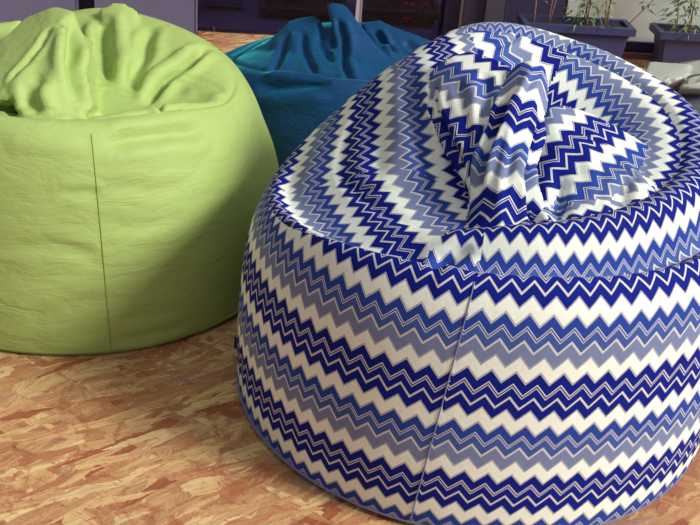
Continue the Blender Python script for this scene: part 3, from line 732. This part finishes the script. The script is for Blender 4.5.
#print('planter', sA0, sA1, zA1, sB0, zB1)
bamboo(s_at(588, 20, .28)[0], .28, zA1-.02, .42, 'bushy green bamboo in the middle trough against the white panel edge', 'bamboo in the troughs', nleaf=420, spread=.085, thick=.0025, leaf_from=.02, Lf=.035)
bamboo(s_at(608, 20, .29)[0], .29, zA1-.02, .55, 'reddish brown bamboo canes with few leaves in the middle trough', 'bamboo in the troughs', lean=(.0, 0), nleaf=160, spread=.07, thick=.0025, Lf=.035)
bamboo(s_at(624, 20, .29)[0], .29, zA1-.02, .45, 'single thin bamboo shoot leaning right out of the middle trough', 'bamboo in the troughs', lean=(.75, 0), nleaf=10, canes=1, spread=.03, thick=.002)
bamboo(s_at(549, 20, .29)[0], .29, zA1-.02, .55, 'thin orange bamboo canes in front of the dark panel', 'bamboo in the troughs', nleaf=8, canes=2, spread=.03, thick=.003)
bamboo(s_at(534, 20, .29)[0], .29, zA1-.02, .55, 'faint bare cane at the left end of the middle trough', 'bamboo in the troughs', nleaf=4, canes=1, spread=.03)
bamboo(s_at(688, 28, .14)[0], .14, zB1-.02, .40, 'leafy green bamboo in the right-hand trough', 'bamboo in the troughs', nleaf=520, spread=.095, canes=4, thick=.002, leaf_from=.02, Lf=.035)
# planters behind the glass
def gpl(px0, px1, pyt, d0, d1, label, z0=.0):
    a = s_at(px0, pyt, d1)[0]; b_ = s_at(px1, pyt, d1)[0]; z = s_at((px0+px1)/2, pyt, d1)[1]
    return planter(a, b_, d0, d1, z0, z, label, 'planters behind the glass', M_black), z
_, zg = gpl(263, 345, 10, -.50, -.22, 'dark trough planter behind the glass, left of the pale window post')
_, zh = gpl(364, 440, 12, -.50, -.22, 'dark trough planter behind the glass, right of the pale window post')
bamboo(s_at(285, 5, -.36)[0], -.36, zg-.02, .45, 'dark thin-stemmed plant behind the glass above the left indoor trough', 'plants behind the glass', nleaf=50, spread=.08, canes=4, ml=M_leafd, mc=M_caned)
bamboo(s_at(392, 5, -.36)[0], -.36, zh-.02, .45, 'dark bare-stemmed plant behind the glass above the right indoor trough', 'plants behind the glass', nleaf=16, spread=.10, canes=6, ml=M_leafd, mc=M_caned)
bamboo(s_at(222, 8, -.5)[0], -.5, .175, .35, 'foliage reflected in the glass, built as a bluish leafy plant on the bench behind it', 'plants behind the glass', nleaf=130, spread=.12, canes=4, ml=simple('bluish_reflected_leaf', (90, 134, 150), .5, 0, .2, 20), mc=M_caned, leaf_from=.0)  # foliage reflected in the window, modelled as a plant behind it
# reflections of red things in the glass, modelled as small blooms behind it
for (px, py, lb) in ((410, 4, 'red reflection in the glass, built as a flower behind it, upper left of the four'), (408, 19, 'red reflection in the glass, built as a flower behind it, low against the trough'), (424, 3, 'dull red reflection in the glass, built as a flower behind it, right of the brightest'), (424, 26, 'small dim red reflection in the glass, built as a flower behind it, lowest of the four')):
    d = -.20; s, z = s_at(px, py, d); c = WP(s, d, z); small = .6 if py == 26 else 1
    root = empty('red_reflection', c, lb, 'reflection', 'red reflections in the glass')
    def pet(bm):
        for k in range(3):
            a = 1.2+k*1.9+px; dv = Vector((math.cos(a), -.4, math.sin(a)))
            leaf_bm(bm, c, dv, .032*small, .008*small)
    bm_obj('reflection_petals', pet, M_red, root)
    tube('reflection_stem', [tuple(c), tuple(c+Vector((0, .01, -.06))), tuple(Vector((c.x, c.y+.03, max(zh-.02, .12))))], .0015, M_caned, root, 5, 8)
# dry twig on the floor by the glass
s_, z_ = s_at(213, 36, .02); 
tg = empty('dry_twig', WP(s_, .03, 0.0), 'tiny dry twig standing on the boards at the foot of the window', 'twig')
c = WP(s_, .03, 0.0)
tube('stalk', [tuple(c+Vector((0, 0, .001))), tuple(c+Vector((.005, 0, .02))), tuple(c+Vector((.002, 0, .04)))], .0012, M_cane, tg, 5, 8)
tube('stalk', [tuple(c+Vector((0, 0, .001))), tuple(c+Vector((-.008, 0, .012))), tuple(c+Vector((-.016, 0, .022)))], .0010, M_cane, tg, 5, 8)

# ================================================================== LIGHT
w = bpy.data.worlds.new('World'); scn.world = w; w.use_nodes = True; t = w.node_tree; t.nodes.clear()
out = t.nodes.new('ShaderNodeOutputWorld'); bg = t.nodes.new('ShaderNodeBackground'); t.links.new(bg.outputs[0], out.inputs[0])
tc = node(t, 'ShaderNodeTexCoord'); sp_ = node(t, 'ShaderNodeSeparateXYZ'); t.links.new(tc.outputs['Generated'], sp_.inputs[0])
rp = node(t, 'ShaderNodeValToRGB'); e = rp.color_ramp.elements
e[0].position = .40; e[0].color = (.20, .17, .24, 1); e[1].position = .85; e[1].color = (1.0, .98, .90, 1)
zf = math_(t, 'MULTIPLY_ADD', sp_.outputs[2], .42, .5); xf = math_(t, 'MULTIPLY', sp_.outputs[0], .22); 
t.links.new(math_(t, 'ADD', zf, xf), rp.inputs[0]); t.links.new(rp.outputs[0], bg.inputs[0]); bg.inputs[1].default_value = .50
def sun(name, d, e_, c_, ang):
    l = bpy.data.lights.new(name, 'SUN'); l.energy = e_; l.color = c_; l.angle = math.radians(ang)
    o = bpy.data.objects.new(name, l); col.objects.link(o); o.rotation_euler = Vector(d).to_track_quat('-Z', 'Y').to_euler(); return o
sun('daylight', (-.74, .32, -.56), 3.9, (1, .97, .89), 18)

cam = bpy.data.cameras.new('Camera'); co = bpy.data.objects.new('Camera', cam); col.objects.link(co); scn.camera = co
cam.sensor_width = 36; cam.lens = CF/700*36; cam.clip_start = .05
from mathutils import Matrix
fwd = Vector((0, math.cos(CP), -math.sin(CP))); upv = Vector((0, math.sin(CP), math.cos(CP))); rt = Vector((1, 0, 0))
cr_, sr_ = math.cos(CR), math.sin(CR)
r2 = rt*cr_+upv*sr_; u2 = -rt*sr_+upv*cr_
Mx = Matrix((r2, u2, -fwd)).transposed().to_4x4(); Mx.translation = Vector((0, 0, CH)); co.matrix_world = Mx
vs = scn.view_settings; vs.view_transform = 'Standard'; vs.look = 'None'; vs.gamma = 1; vs.use_curve_mapping = False; vs.exposure = 0.0
